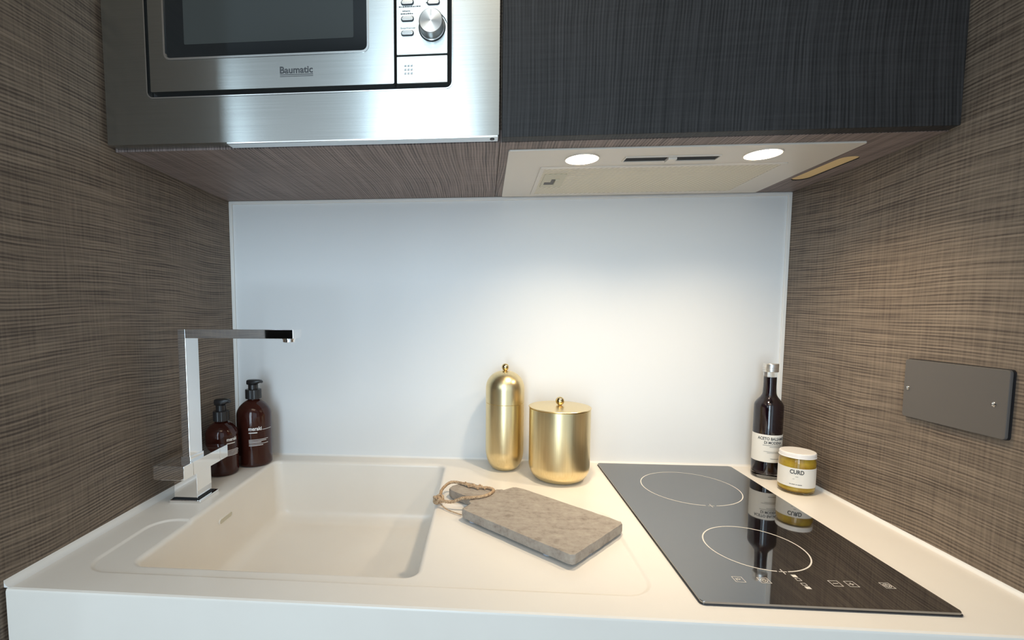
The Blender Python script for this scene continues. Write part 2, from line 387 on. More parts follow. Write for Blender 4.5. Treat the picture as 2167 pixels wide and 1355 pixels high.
for d in (0, 0.00175, 0.0035, 0.00525, 0.007): loop(rrect(RX0+d, RX1-d, RY0+d, RY1-d, RR-d, 10)); loop(rrect(0.40+d, RX1-d, RY0+d, RY2-d, RR-d, 10))
rim = rrect(SX0-FIL, SX1+FIL, SY0-FIL, SY1+FIL, SR+FIL, 8, 0.004); loop(rim)
res = delaunay_2d_cdt([Vector(p) for p in pts], edges, [], 0, 1e-6)
V = [(v.x, v.y, hgt(v.x, v.y)) for v in res[0]]; F = []
for f in res[2]:
    c = sum((Vector(res[0][i]) for i in f), Vector((0, 0)))/len(f)
    if sdf(c.x, c.y, SX0-FIL, SX1+FIL, SY0-FIL, SY1+FIL, SR+FIL) > 0: F.append(list(f))
prof = [(YF, 0), (YW+0.0012, -0.0012), (YW, -0.004), (YW, -0.15), (YW+0.02, -0.15), (YW+0.02, -0.03), (-0.0005, -0.03)]
n0 = len(V); V += [(X0, y, z) for y, z in prof]+[(X1, y, z) for y, z in prof]; k = len(prof)
F += [[n0+i, n0+i+1, n0+k+i+1, n0+k+i] for i in range(k-2)]
F += [[n0+i for i in range(k-2)], [n0+k+i for i in range(k-2)]]
obj('slab', V, F, 'worktop', wt, smooth=30)
# bowl: rings from the rim down to the floor
rings = []
for i in range(7):
    a = PI/2*i/6; rings.append((-FIL+FIL*math.sin(a), -FIL*(1-math.cos(a)), True))
ZF = -0.138
rings += [(0.003, -0.05, False), (0.009, -0.104, False)]
for i in range(1, 8):
    a = PI/2*i/7; rings.append((0.009+0.03*(1-math.cos(a)), -0.104-0.03*math.sin(a), False))
V, F = [], []; nr = None
for ins, z, top in rings:
    P = rrect(SX0+ins, SX1-ins, SY0+ins, SY1-ins, SR-ins+ (0.03*max(0, ins-0.003)/0.03), 8)
    P = []
    base = rrect(SX0, SX1, SY0, SY1, SR, 8, 0.004)
    r = max(SR-ins, 0.004) if ins < 0 else SR+ins*0.6
    cxm, cym = (SX0+SX1)/2, (SY0+SY1)/2
    A = rrect(SX0+ins, SX1-ins, SY0+ins, SY1-ins, r, 8)
    # same segmentation as the rim loop
    R0 = rrect(SX0-FIL, SX1+FIL, SY0-FIL, SY1+FIL, SR+FIL, 8); Q = []
    for q in range(len(A)):
        p0, p1 = A[q], A[(q+1) % len(A)]; b0, b1 = R0[q], R0[(q+1) % len(A)]
        kk = max(1, int(math.hypot(b1[0]-b0[0], b1[1]-b0[1])/0.004))
        if q % 9 != 8: kk = 1
        Q += [(p0[0]+(p1[0]-p0[0])*j/kk, p0[1]+(p1[1]-p0[1])*j/kk) for j in range(kk)]
    nr = len(Q)
    for (x, y), (rx, ry) in zip(Q, rim): V.append((x, y, z+(hgt(rx, ry) if top else hgt(rx, ry)*0.3)))
for i in range(len(rings)-1):
    F += [[i*nr+j, i*nr+(j+1) % nr, (i+1)*nr+(j+1) % nr, (i+1)*nr+j] for j in range(nr)]
V.append(((SX0+SX1)/2, (SY0+SY1)/2-0.02, ZF-0.004)); F += [[(len(rings)-1)*nr+j, (len(rings)-1)*nr+(j+1) % nr, len(V)-1] for j in range(nr)]
bowl = obj('sink_bowl', V, F, 'worktop', wt, smooth=40)
cxs, cys = (SX0+SX1)/2, (SY0+SY1)/2-0.045
obj('waste_strainer', *lathe([(0.0, ZF-0.006), (0.043, ZF-0.006), (0.043, ZF-0.002), (0.040, ZF-0.001), (0.03, ZF-0.003), (0.0, ZF-0.003)], cxs, cys, 40), 'chrome', bowl, smooth=40)
# overflow slot in the left wall of the bowl
xo = SX0+0.0022
cap = arc(-0.249, -0.0385, 0.0055, -90, 90, 6)+arc(-0.283, -0.0385, 0.0055, 90, 270, 6)
capi = arc(-0.249, -0.0385, 0.004, -90, 90, 6)+arc(-0.283, -0.0385, 0.004, 90, 270, 6)
obj('overflow_rim', *ring_prism(cap, capi, xo-0.001, xo+0.0016, 'x'), 'worktop', bowl, smooth=40)
obj('overflow_slot', *prism(capi, xo-0.001, xo+0.0009, 'x'), 'latch', bowl)

# ------------------------------------------------------------------ base cabinets below the worktop
def base_cabinet(x0, x1, label):
    t = thing('base_cabinet', label, 'cabinet', ((x0+x1)/2, -0.29, -H))
    obj('carcass', *join(box(x0, x0+.018, -0.53, -0.01, -H+.1, -0.152), box(x1-.018, x1, -0.53, -0.01, -H+.1, -0.152), box(x0+.018, x1-.018, -0.53, -0.01, -H+.1, -H+.118), box(x0+.018, x1-.018, -0.02, -0.01, -H+.118, -0.152)), 'wood_side', t)
    obj('plinth', *box(x0, x1, -0.5, -0.48, -H, -H+.1), 'wood_front', t)
    obj('door', *box(x0+.002, x1-.002, -0.552, -0.531, -H+.105, -0.156, 0.001), 'wood_front', t)
base_cabinet(0.004, 0.617, 'dark oak base cabinet under the sink')
base_cabinet(0.621, W-0.004, 'dark oak base cabinet under the hob')

# ------------------------------------------------------------------ wall cabinets
def panel_set(x0, x1, z0, z1, t, bottom):
    obj('side_panel', *box(x0, x0+.018, YC+.022, -0.001, z0+.018, z1), 'wood_side', t)
    obj('side_panel', *box(x1-.018, x1, YC+.022, -0.001, z0+.018, z1), 'wood_side', t)
    obj('top_panel', *box(x0+.018, x1-.018, YC+.022, -0.001, z1-.018, z1), 'wood_under', t)
    if bottom: obj('bottom_panel', *box(x0, x1, YC+.022, -0.0055, z0, z0+.018), 'wood_under', t)
XS = 0.6182
mc = thing('microwave_cabinet', 'dark oak wall cabinet housing the steel microwave', 'cabinet', (XS/2, YC/2, ZC))
panel_set(0.0015, XS-.0005, ZC, 1.38, mc, True)
obj('shelf', *box(.02, XS-.019, YC+.022, -0.001, 0.995, 1.013), 'wood_under', mc)
obj('door', *box(0.006, XS-.002, YC, YC+.02, 1.0, 1.38, 0.001), 'wood_front', mc)
hc = thing('hood_cabinet', 'dark oak wall cabinet above the hob with plain door', 'cabinet', ((XS+W)/2, YC/2, ZC))
panel_set(XS+.0005, W-.0015, ZC, 1.38, hc, False)
obj('door', *box(XS+.0018, W-.005, YC, YC+.02, ZC, 1.38, 0.001), 'wood_front', hc, smooth=30)
# bottom panel with an oblong cut-out beside the hood
ca, cb, cr = (1.2005, -0.224), (1.1985, -0.112), 0.016
capsule = [(ca[0]+cr*math.cos(a), ca[1]+cr*math.sin(a)) for a in [PI+PI*i/10 for i in range(11)]]+[(cb[0]+cr*math.cos(a), cb[1]+cr*math.sin(a)) for a in [PI*i/10 for i in range(11)]]
outer = [(XS+.0005, YC+.022), (W-.0015, YC+.022), (W-.0015, -0.0055), (XS+.0005, -0.0055)]
P = outer+capsule; E = [(i, (i+1) % 4) for i in range(4)]+[(4+i, 4+(i+1) % len(capsule)) for i in range(len(capsule))]
res = delaunay_2d_cdt([Vector(p) for p in P], E, [], 0, 1e-6)
def in_caps(c):
    d = Vector(cb)-Vector(ca); t = max(0, min(1, (Vector(c)-Vector(ca)).dot(d)/d.length_squared)); return (Vector(c)-Vector(ca)-d*t).length < cr*0.995
V = [(v.x, v.y, ZC) for v in res[0]]; F = [list(f) for f in res[2] if not in_caps(sum((Vector(res[0][i]) for i in f), Vector((0, 0)))/3)]
n0 = len(V); V += [(x, y, ZC+0.018) for x, y in outer]; F += [[n0, n0+1, n0+2, n0+3]]
V += [(x, y, ZC) for x, y in outer]; F += [[n0+i, n0+(i+1) % 4, n0+4+(i+1) % 4, n0+4+i] for i in range(4)]
bp = obj('bottom_panel', V, F, 'wood_under', hc)
V = [(x, y, ZC) for x, y in capsule]+[(x, y, ZC+.009) for x, y in capsule]; n = len(capsule)
obj('cutout_edge', V, [[i, (i+1) % n, n+(i+1) % n, n+i] for i in range(n)], 'dark_void', bp)
obj('cutout_backing', *prism(capsule, ZC+.0018, ZC+.009, 'z'), 'raw_wood', bp, label='bare plywood seen through the oblong cut-out')

# ------------------------------------------------------------------ microwave
mw = thing('microwave', 'built-in stainless steel microwave with black window and dial', 'microwave', (0.31, YC, 0.603))
FX0, FX1, FZ0, FZ1 = 0.0068, 0.6155, 0.6035, 0.994
DX0, DX1, DZ0, DZ1 = 0.0765, 0.5465, 0.6725, 0.955
n = 6
Po = rrect(FX0, FX1, FZ0, FZ1, 0.0015, n); Pi = rrect(DX0, DX1, DZ0, DZ1, 0.009, n)
fr = obj('frame', *ring_prism(Po, Pi, YC+0.02, YC, 'y'), 'steel', mw, smooth=25, uv=True)
Pj = rrect(DX0-0.0012, DX1+0.0012, DZ0-0.0012, DZ1+0.0012, 0.0102, n); Pk = rrect(DX0+0.0004, DX1-0.0004, DZ0+0.0004, DZ1-0.0004, 0.0086, n)
obj('frame_lip', *ring_prism(Pj, Pk, YC+0.004, YC-0.0012, 'y'), 'steel_edge', fr, smooth=30)
obj('frame_lower_strip', *box(0.2, FX1-0.001, YC-0.0005, YC+0.018, FZ0-0.0028, FZ0+0.0002, 0.0006), 'steel_edge', fr)
obj('screw', *lathe([(0, FZ0-0.0040), (0.0032, FZ0-0.0037), (0.0036, FZ0-0.0027), (0.0036, FZ0-0.001), (0, FZ0-0.001)], 0.606, YC+0.008, 16), 'plate_edge', fr, smooth=40)
obj('housing', *box(0.03, 0.59, YC+0.021, -0.03, 0.621, 0.985), 'black', mw)
obj('gap_backing', *box(DX0+.0006, DX1-.0006, YC+0.012, YC+0.019, DZ0+.0006, DZ1-.0006), 'dark_void', mw)
# door
dx0, dx1, dz0, dz1 = 0.0835, 0.4612, 0.6800, 0.952
vx0, vx1, vz0, vz1 = 0.1075, 0.4235, 0.7262, 0.93
Po = rrect(dx0, dx1, dz0, dz1, 0.002, n); Pi = rrect(vx0, vx1, vz0, vz1, 0.0095, n)
door = obj('door', *ring_prism(Po, Pi, YC+0.011, YC-0.003, 'y'), 'steel', mw, smooth=25, uv=True)
Pj = rrect(vx0-0.0006, vx1+0.0006, vz0-0.0006, vz1+0.0006, 0.010, n); Pk = rrect(vx0+0.0022, vx1-0.0022, vz0+0.0022, vz1-0.0022, 0.008, n)
obj('window_trim', *ring_prism(Pj, Pk, YC+0.003, YC-0.0042, 'y'), 'steel_edge', door, smooth=30)
obj('window_glass', *prism(rrect(vx0+.001, vx1-.001, vz0+.001, vz1-.001, 0.0088, n), YC+0.006, YC-0.0022, 'y'), 'oven_glass', door)
obj('window_screen', *prism(rrect(0.1395, 0.4010, 0.7478, 0.912, 0.002, n), YC+0.0, YC-0.0025, 'y'), 'oven_screen', door)
tv, tf = fit('Baumatic', 0.0505, 0.0098, 0.02)
logo = [(0.2882+x, YC-0.0033, 0.7003+z) for x, z in tv]; 
u1 = strips([(0.2882, 0.3390, 0.6978, 0.6986), (0.2882, 0.3390, 0.6955, 0.6961)])
obj('brand_lettering', *join((logo, tf), ([(x, YC-0.0033, z) for x, z in u1[0]], u1[1])), 'print_dark', door)
# control panel
cp = obj('control_panel', *prism(rrect(0.4650, 0.5402, 0.7198, 0.952, 0.001, 3), YC+0.011, YC-0.003, 'y', 0.0006, 1), 'steel', mw, smooth=25, uv=True)
ob = obj('door_release', *prism(rrect(0.4650, 0.5402, 0.6795, 0.7178, 0.001, 3), YC+0.011, YC-0.003, 'y', 0.0006, 1), 'steel', mw, smooth=25, uv=True)
def press_button(x, z):
    P1 = rrect(x-.0095, x+.0095, z-.0040, z+.0040, .0036, 5); P2 = rrect(x-.0083, x+.0083, z-.0028, z+.0028, .0025, 5)
    b = obj('button', *prism(P2, YC-0.001, YC-0.0052, 'y', 0.0008, 2), 'steel_edge', cp, smooth=40)
    obj('button_surround', *ring_prism(P1, P2, YC-0.001, YC-0.0034, 'y'), 'print_dark', b)
for x, z in ((0.4815, 0.7698), (0.4814, 0.7498), (0.5195, 0.7911), (0.4815, 0.7925)): press_button(x, z)
kx, kz = 0.5175, 0.7565
def lathe_y(prof, cx, cz, n=48):
    V, F = lathe([(r, d) for r, d in prof], 0, 0, n); return [(cx+x, -z, cz+y) for x, y, z in V], F
D = -YC+0.003
kn = obj('dial', *lathe_y([(0.0185, D), (0.0185, D+0.0015), (0.0172, D+0.0022), (0.0172, D+0.0165), (0.0160, D+0.0178), (0.0, D+0.0178)], kx, kz), 'knob_steel', cp, smooth=35)
obj('dial_collar', *lathe_y([(0.0197, D-0.0005), (0.0197, D+0.0010), (0.0180, D+0.0012)], kx, kz), 'black', kn, smooth=35)
obj('dial_pointer', *prism([(kx-.0012, kz+.006), (kx+.0012, kz+.006), (kx+.0012, kz+.0150), (kx-.0012, kz+.0150)], -(D+0.017), -(D+0.0182), 'y'), 'steel_edge', kn)
pv = [tuple(p) for p in arc(kx, kz, 0.0225, 10, 85, 10)]+[tuple(p) for p in arc(kx, kz, 0.0212, 85, 25, 10)]
obj('dial_scale', [(x, YC-0.0033, z) for x, z in pv], [list(range(len(pv)))], 'print_dark', cp)
rows = []
random.seed(3)
for x0, x1, z in ((0.4745, 0.4865, 0.7802), (0.4715, 0.4910, 0.7765), (0.4690, 0.5010, 0.7862), (0.5085, 0.5125, 0.7905)):
    x = x0
    while x < x1-0.001:
        l = random.uniform(0.001, 0.003); rows.append((x, min(x+l, x1), z, z+random.uniform(0.0009, 0.0016))); x += l+0.0007
pr = strips(rows)
for i in range(3):
    for j in range(3):
        q = strips([(0.4765+i*0.0046, 0.4795+i*0.0046, 0.6925+j*0.0054, 0.6932+j*0.0054), (0.4769+i*0.0046, 0.4783+i*0.0046, 0.6938+j*0.0054, 0.6945+j*0.0054), (0.4786+i*0.0046, 0.4796+i*0.0046, 0.6940+j*0.0054, 0.6947+j*0.0054)])
        obj('braille_mark', [(x, YC-0.0033, z) for x, z in q[0]], q[1], 'print_dark', ob)
t2 = fit('Stop/Cancel', 0.0215, 0.0021)
obj('panel_print', *join(([(x, YC-0.0033, z) for x, z in pr[0]], pr[1]), ([(0.4712+x, YC-0.0033, 0.7562+z) for x, z in t2[0]], t2[1])), 'print_dark', cp)

# ------------------------------------------------------------------ extractor hood
hd = thing('extractor_hood', 'silver integrated extractor hood with two lit lamps', 'extractor hood', (0.9, -0.16, ZC-0.003))
hb = obj('body_panel', *prism(rrect(0.6325, 1.167, -0.3125, -0.0155, 0.004, 4), ZC-0.003, ZC+0.0005, 'z', 0.0012, 2), 'hood', hd, smooth=35)
Pf = rrect(0.6925, 1.106, -0.2262, -0.035, 0.002, 3); Pg = rrect(0.7000, 1.0985, -0.2200, -0.043, 0.002, 3)
ft = obj('grease_filter', *prism(Pg, ZC-0.0042, ZC-0.0028, 'z'), 'filter', hd)
obj('filter_frame', *ring_prism(Pf, Pg, ZC-0.0052, ZC-0.0028, 'z'), 'hood', ft, smooth=35)
lt = obj('filter_latch', *prism(rrect(0.705, 0.746, -0.1880, -0.1000, 0.003, 4), ZC-0.0058, ZC-0.0040, 'z', 0.0005, 1), 'latch', hd, smooth=35)
obj('latch_recess', *join(prism(rrect(0.710, 0.728, -0.138, -0.122, 0.001, 2), ZC-0.0062, ZC-0.0055), prism(rrect(0.7215, 0.728, -0.158, -0.1375, 0.001, 2), ZC-0.0062, ZC-0.0055)), 'plate', lt)
obj('latch_slider', *box(0.7285, 0.7365, -0.160, -0.124, ZC-0.0085, ZC-0.0055, 0.0008), 'latch', lt, smooth=35)
for i, (x, y) in enumerate(((0.7555, -0.2675), (1.039, -0.272))):
    l = obj('lamp_lens', *lathe([(0.0262, ZC-0.0032), (0.0262, ZC-0.0042), (0.0235, ZC-0.0052), (0.0, ZC-0.0056)][::-1], x, y, 40), 'lamp', hd, smooth=50)
    sp = bpy.data.lights.new('hood_spot', 'SPOT'); sp.energy = LAMP_POWER; sp.color = LAMP_COLOR[:3]; sp.spot_size = math.radians(138); sp.spot_blend = 1.0; sp.shadow_soft_size = 0.02
    so = bpy.data.objects.new('hood_spot', sp); COL.objects.link(so); so.location = (x, y, ZC-0.012+H)
    obj('lamp_ring', *ring_prism([(x+.0282*math.cos(2*PI*k/40), y+.0282*math.sin(2*PI*k/40)) for k in range(40)], [(x+.0263*math.cos(2*PI*k/40), y+.0263*math.sin(2*PI*k/40)) for k in range(40)], ZC-0.0045, ZC-0.0025), 'hood', l, smooth=30)
sl = obj('switch_slot', *prism(rrect(0.826, 0.974, -0.2725, -0.2515, 0.001, 2), ZC-0.0036, ZC-0.0028), 'black', hd)
obj('slot_rim', *ring_prism(rrect(0.824, 0.976, -0.2745, -0.2495, 0.002, 2), rrect(0.826, 0.974, -0.2725, -0.2515, 0.001, 2), ZC-0.0050, ZC-0.0028), 'hood', sl, smooth=30)
obj('slider_switch', *box(0.893, 0.907, -0.2715, -0.2525, ZC-0.0085, ZC-0.003, 0.001), 'hood', sl, smooth=30)

# ------------------------------------------------------------------ hob
hb_x0, hb_x1, hb_y0, hb_y1 = 0.8532, 1.1412, -0.5319, -0.0179
ho = thing('induction_hob', 'black glass two-zone induction hob set on the worktop', 'hob', ((hb_x0+hb_x1)/2, (hb_y0+hb_y1)/2, 0))
Pg = rrect(hb_x0, hb_x1, hb_y0, hb_y1, 0.005, 5)
gl = obj('glass', *prism(Pg, -0.0005, 0.0045, 'z', 0.0009, 2), 'hob', ho, smooth=35)
obj('edge_seal', *ring_prism(rrect(hb_x0-.0012, hb_x1+.0012, hb_y0-.0012, hb_y1+.0012, 0.006, 5), rrect(hb_x0+.001, hb_x1-.001, hb_y0+.001, hb_y1-.001, 0.004, 5), -0.0004, 0.0012, 'z'), 'hob_edge', ho)
ZP = 0.00465
def flat_arc(cx, cy, r, wd, a0, a1, n=80):
    V, F = [], []
    for i in range(n+1):
        a = math.radians(a0+(a1-a0)*i/n)
        V += [(cx+(r-wd/2)*math.cos(a), cy+(r-wd/2)*math.sin(a), ZP), (cx+(r+wd/2)*math.cos(a), cy+(r+wd/2)*math.sin(a), ZP)]
    return V, [[2*i, 2*i+1, 2*i+3, 2*i+2] for i in range(n)]
def quad(x0, x1, y0, y1): return [(x0, y0, ZP), (x1, y0, ZP), (x1, y1, ZP), (x0, y1, ZP)], [[0, 1, 2, 3]]
def outline(x0, x1, y0, y1, t): return join(quad(x0, x1, y0, y0+t), quad(x0, x1, y1-t, y1), quad(x0, x0+t, y0+t, y1-t), quad(x1-t, x1, y0+t, y1-t))
c1, c2 = (0.9965, -0.157), (0.989, -0.392)
obj('cooking_zone_ring', *join(flat_arc(*c1, 0.088, 0.0016, -84, 264), quad(c1[0]-.005, c1[0]+.005, c1[1]-.0887, c1[1]-.0877), quad(c1[0]-.0005, c1[0]+.0005, c1[1]-.095, c1[1]-.081)), 'print_ring', gl)
obj('cooking_zone_ring', *join(flat_arc(*c2, 0.066, 0.0018, -84, 264), quad(c2[0]-.005, c2[0]+.005, c2[1]-.0667, c2[1]-.0655), quad(c2[0]-.0006, c2[0]+.0006, c2[1]-.072, c2[1]-.060)), 'print_ring', gl)
sy0, sy1 = -0.4875, -0.4748
def symbol(x0, x1, extra): obj('touch_symbol', *join(outline(x0, x1, sy0, sy1, 0.0007), *extra), 'print_ring', gl)
def power(cx, cy, r): return [flat_arc(cx, cy, r, 0.0008, 125, 415, 20), quad(cx-.0005, cx+.0005, cy, cy+r+.0006)]
ym = (sy0+sy1)/2
symbol(0.9155, 0.9280, [quad(0.9185, 0.9192, ym-.003, ym+.003), quad(0.9192, 0.9245, ym-.0004, ym+.0004), flat_arc(0.9222, ym+.001, 0.002, 0.0006, 0, 360, 14)])
symbol(0.9465, 0.9590, [flat_arc(0.9527, ym, 0.0038, 0.0007, 0, 360, 22), flat_arc(0.9527, ym, 0.0018, 0.0007, 0, 360, 14)])
symbol(1.0325, 1.0440, [quad(1.0352, 1.0413, ym-.0005, ym+.0005)])
symbol(1.0515, 1.0630, [quad(1.0542, 1.0603, ym-.0005, ym+.0005), quad(1.05675, 1.05775, ym-.003, ym+.003)])
symbol(1.0935, 1.1050, [flat_arc(1.0992, ym, 0.0040, 0.0006, 0, 360, 22)]+power(1.0992, ym, 0.0024))
obj('zone_mark', *join(quad(0.9945, 1.0005, -0.4705, -0.4645), outline(0.9945, 1.0005, -0.4785, -0.4725, 0.0007)), 'print_ring', gl)
obj('zone_mark', *join(outline(0.9945, 1.0005, -0.4890, -0.4835, 0.0007), quad(0.9945, 1.0005, -0.4965, -0.4910)), 'print_ring', gl)

# ------------------------------------------------------------------ mixer tap
tp = thing('mixer_tap', 'square chrome mixer tap with tall flat spout beside the sink', 'tap', (0.06, -0.266, 0))
obj('base_plate', *box(0.032, 0.090, -0.2965, -0.236, -0.0003, 0.005, 0.0012), 'chrome', tp, smooth=30)
obj('base_gasket', *box(0.034, 0.084, -0.291, -0.240, 0.0048, 0.0062), 'black', tp)
obj('body', *box(0.036, 0.080, -0.288, -0.243, 0.006, 0.0525, 0.0008), 'chrome', tp, smooth=30)
obj('crossbar', *box(0.024, 0.080, -0.296, -0.2105, 0.0515, 0.0768, 0.0008), 'chrome', tp, smooth=30)
obj('lever', *box(0.024, 0.0800, -0.3238, -0.2965, 0.0517, 0.0766, 0.0009), 'chrome', tp, smooth=30)
obj('lever', *box(0.024, 0.0800, -0.2100, -0.1828, 0.0517, 0.0766, 0.0009), 'chrome', tp, smooth=30)
obj('spout_collar', *box(0.0565, 0.0742, -0.2955, -0.2545, 0.0765, 0.0850, 0.0006), 'chrome', tp, smooth=30)
obj('spout_column', *box(0.0585, 0.0725, -0.2940, -0.2560, 0.0845, 0.3135, 0.0007), 'chrome', tp, smooth=30)
arm = obj('spout_arm', *box(0.0720, 0.2675, -0.2940, -0.2560, 0.2975, 0.3135, 0.0007), 'chrome', tp, smooth=30)
obj('aerator', *lathe([(0.0, 0.2900), (0.0085, 0.2900), (0.0105, 0.2912), (0.0105, 0.2955), (0.0118, 0.2960), (0.0118, 0.2980), (0.0, 0.2980)], 0.2525, -0.275, 32), 'chrome', arm, smooth=35)

# ------------------------------------------------------------------ amber pump bottles
def pump_bottle(label, cx, cy, r, zs, zn, rn, z_c0, z_c1, rc, z_top, text_ang, tw, ztext, turn, print_rows, rule):
    t = thing('pump_bottle', label, 'bottle', (cx, cy, 0), 'amber pump bottles by the tap')
    prof = [(0.0, 0.0015), (r*0.8, 0.0)] + arc(r-0.006, 0.006, 0.006, -90, 0, 5)
    sh = []
    for i in range(13):
        s = i/12; a = s*PI/2
        sh.append((rn+(r-rn)*(math.cos(a)**1.25), zs+(zn-zs)*(0.62*math.sin(a)+0.38*s)))
    prof += sh+[(rn, z_c0+0.002), (0.0, z_c0+0.002)]
    body = obj('bottle_body', *lathe(prof, cx, cy, 56), 'amber', t, smooth=40)
    inner = [(0.0, 0.004), (r*0.75, 0.0035), (r-0.006, 0.006), (r-0.0022, 0.012)]+[(max(q-0.0025, 0.002), z-0.002) for q, z in sh if z < zs+(zn-zs)*0.55]
    inner.append((0.0, inner[-1][1]+0.0005))
    obj('contents', *lathe(inner, cx, cy, 40), 'amber_liquid', body, smooth=40)
    # ribbed collar and pump head
    V, F = lathe([(rc*0.98, z_c0), (rc, z_c0+0.001), (rc, z_c1-0.0012), (rc*0.94, z_c1), (0.0, z_c1)], cx, cy, 64)
    V = [((x-cx)*(1-0.025*(k % 2))+cx, (y-cy)*(1-0.025*(k % 2))+cy, z) for k, (x, y, z) in enumerate(V)]
    obj('collar', V, F, 'pump', t, smooth=20)
    hd_ = z_top-z_c1
    obj('pump_stem', *lathe([(rc*0.62, z_c1-0.001), (rc*0.62, z_c1+hd_*0.45), (rc*0.55, z_c1+hd_*0.5), (0, z_c1+hd_*0.5)], cx, cy, 32), 'pump', t, smooth=40)
    # head with a short downturned nozzle
    hw = rc*0.66; z0 = z_c1+hd_*0.42
    c, s = math.cos(turn), math.sin(turn)
    rings_ = [(-hw, 0.0, 0.55, 0.72), (-hw*0.9, 0.0, 0.9, 0.95), (-hw*0.3, 0.0, 1.0, 1.0), (hw*0.5, 0.02, 0.92, 1.0), (hw*1.2, 0.18, 0.62, 1.0), (hw*1.75, 0.30, 0.42, 0.93), (hw*2.0, 0.25, 0.36, 0.80)]
    V, F = [], []; q = 12
    for u, lo, wdt, hi in rings_:
        zl, zh = z0+(z_top-z0)*lo*1.6, z0+(z_top-z0)*hi
        for k in range(q):
            a = 2*PI*k/q; y = hw*wdt*math.copysign(abs(math.cos(a))**0.6, math.cos(a)); z = (zl+zh)/2+(zh-zl)/2*math.copysign(abs(math.sin(a))**0.6, math.sin(a))
            V.append((cx+u*c-y*s, cy+u*s+y*c, z))
    for i in range(len(rings_)-1): F += [[i*q+k, i*q+(k+1) % q, (i+1)*q+(k+1) % q, (i+1)*q+k] for k in range(q)]
    F += [list(range(q)), [(len(rings_)-1)*q+k for k in range(q)]]
    obj('pump_head', V, F, 'pump', t, smooth=50)
    tv, tf = fit('meraki', tw, tw*0.30, 0.025)
    rr = r+0.00025; pv, pf = strips(print_rows+rule)
    obj('label_print', *join(wrap((tv, tf), cx, cy, rr, text_ang, ztext), wrap((pv, pf), cx, cy, rr, text_ang, ztext)), 'print_white', body)
T1 = 0.0275
pump_bottle('large amber pump bottle with white print, against the splashback', 0.0775, -0.065, 0.0372, 0.112, 0.1475, 0.0115, 0.1495, 0.1705, 0.0172, 0.1925, 8.0, T1, 0.0835, math.radians(-10),
    [(0, 0.018, -0.0062, -0.0042), (0, 0.043, -0.0213, -0.0204), (0, 0.038, -0.0244, -0.0233), (0, 0.026, -0.0276, -0.0263), (0, 0.043, -0.0308, -0.0299), (0, 0.030, -0.0341, -0.0329)],
    [(T1+0.001, 0.055, 0.0002, 0.0011)])
T2 = 0.0235
pump_bottle('small amber pump bottle with white print, beside the chrome tap', 0.0405, -0.1345, 0.0318, 0.085, 0.1125, 0.0115, 0.1140, 0.1350, 0.0160, 0.1610, 46.0, T2, 0.0745, math.radians(-5),
    [(0, 0.019, -0.0062, -0.0045), (0, 0.028, -0.0202, -0.0193), (0, 0.032, -0.0230, -0.0220), (0, 0.030, -0.0258, -0.0248), (0, 0.030, -0.0286, -0.0276), (0, 0.028, -0.0314, -0.0303)], [])

# ------------------------------------------------------------------ brass canisters
t = thing('brass_canister', 'tall capsule-shaped brass canister with domed lid and ball knob', 'canister', (0.6425, -0.0575, 0), 'brass canisters')
cx, cy, r = 0.6425, -0.0575, 0.0415
prof = [(0.0, 0.0), (0.017, 0.0)]
for i in range(1, 13):
    a = PI/2*i/12; prof.append((0.017+(r-0.017)*math.sin(a), 0.046*(1-math.cos(a))))
prof += [(r, 0.1470), (r-0.0008, 0.1476), (0.0, 0.1476)]
obj('body', *lathe(prof, cx, cy, 72), 'brass', t, smooth=35)
prof = [(0.0, 0.1474), (r-0.0012, 0.1474), (r-0.0012, 0.1484), (r+0.0003, 0.1488), (r+0.0003, 0.1790)]
for i in range(1, 15):
    a = PI/2*i/14; prof.append(((r+0.0003)*math.cos(a)**0.92 if i < 14 else 0.0, 0.1790+0.0385*math.sin(a)))
lid = obj('lid', *lathe(prof, cx, cy, 72), 'brass', t, smooth=35)
def ball(cx, cy, z0, rb, rn): return lathe([(rn*1.3, z0-0.001), (rn, z0+0.001)]+[(rb*math.cos(a), z0+0.0005+rb*0.95+rb*math.sin(a)) for a in [math.radians(-70+160*i/14) for i in range(14)]]+[(0.0, z0+0.0005+rb*1.95)], cx, cy, 32)
obj('knob', *ball(cx, cy, 0.2168, 0.0080, 0.003), 'brass_polished', lid, smooth=60)
t = thing('brass_canister', 'wide cylindrical brass canister with flat lid and ball knob', 'canister', (0.7525, -0.1105, 0), 'brass canisters')
cx, cy, r = 0.7525, -0.1105, 0.0618
prof = [(0.0, 0.0), (0.036, 0.0)]
for i in range(1, 11):
    a = PI/2*i/10; prof.append((0.036+(r-0.036)*math.sin(a), 0.034*(1-math.cos(a))))
prof += [(r, 0.1475), (r-0.001, 0.1482), (0.0, 0.1482)]
obj('body', *lathe(prof, cx, cy, 80), 'brass', t, smooth=35)
lid = obj('lid', *lathe([(0.0, 0.1480), (r-0.002, 0.1480), (r-0.002, 0.1488), (r+0.0008, 0.1492), (r+0.0012, 0.1500), (r+0.0005, 0.1508), (0.03, 0.1530), (0.0, 0.1535)], cx, cy, 80), 'brass', t, smooth=35)
obj('knob', *ball(cx, cy, 0.1532, 0.0088, 0.003), 'brass_polished', lid, smooth=60)

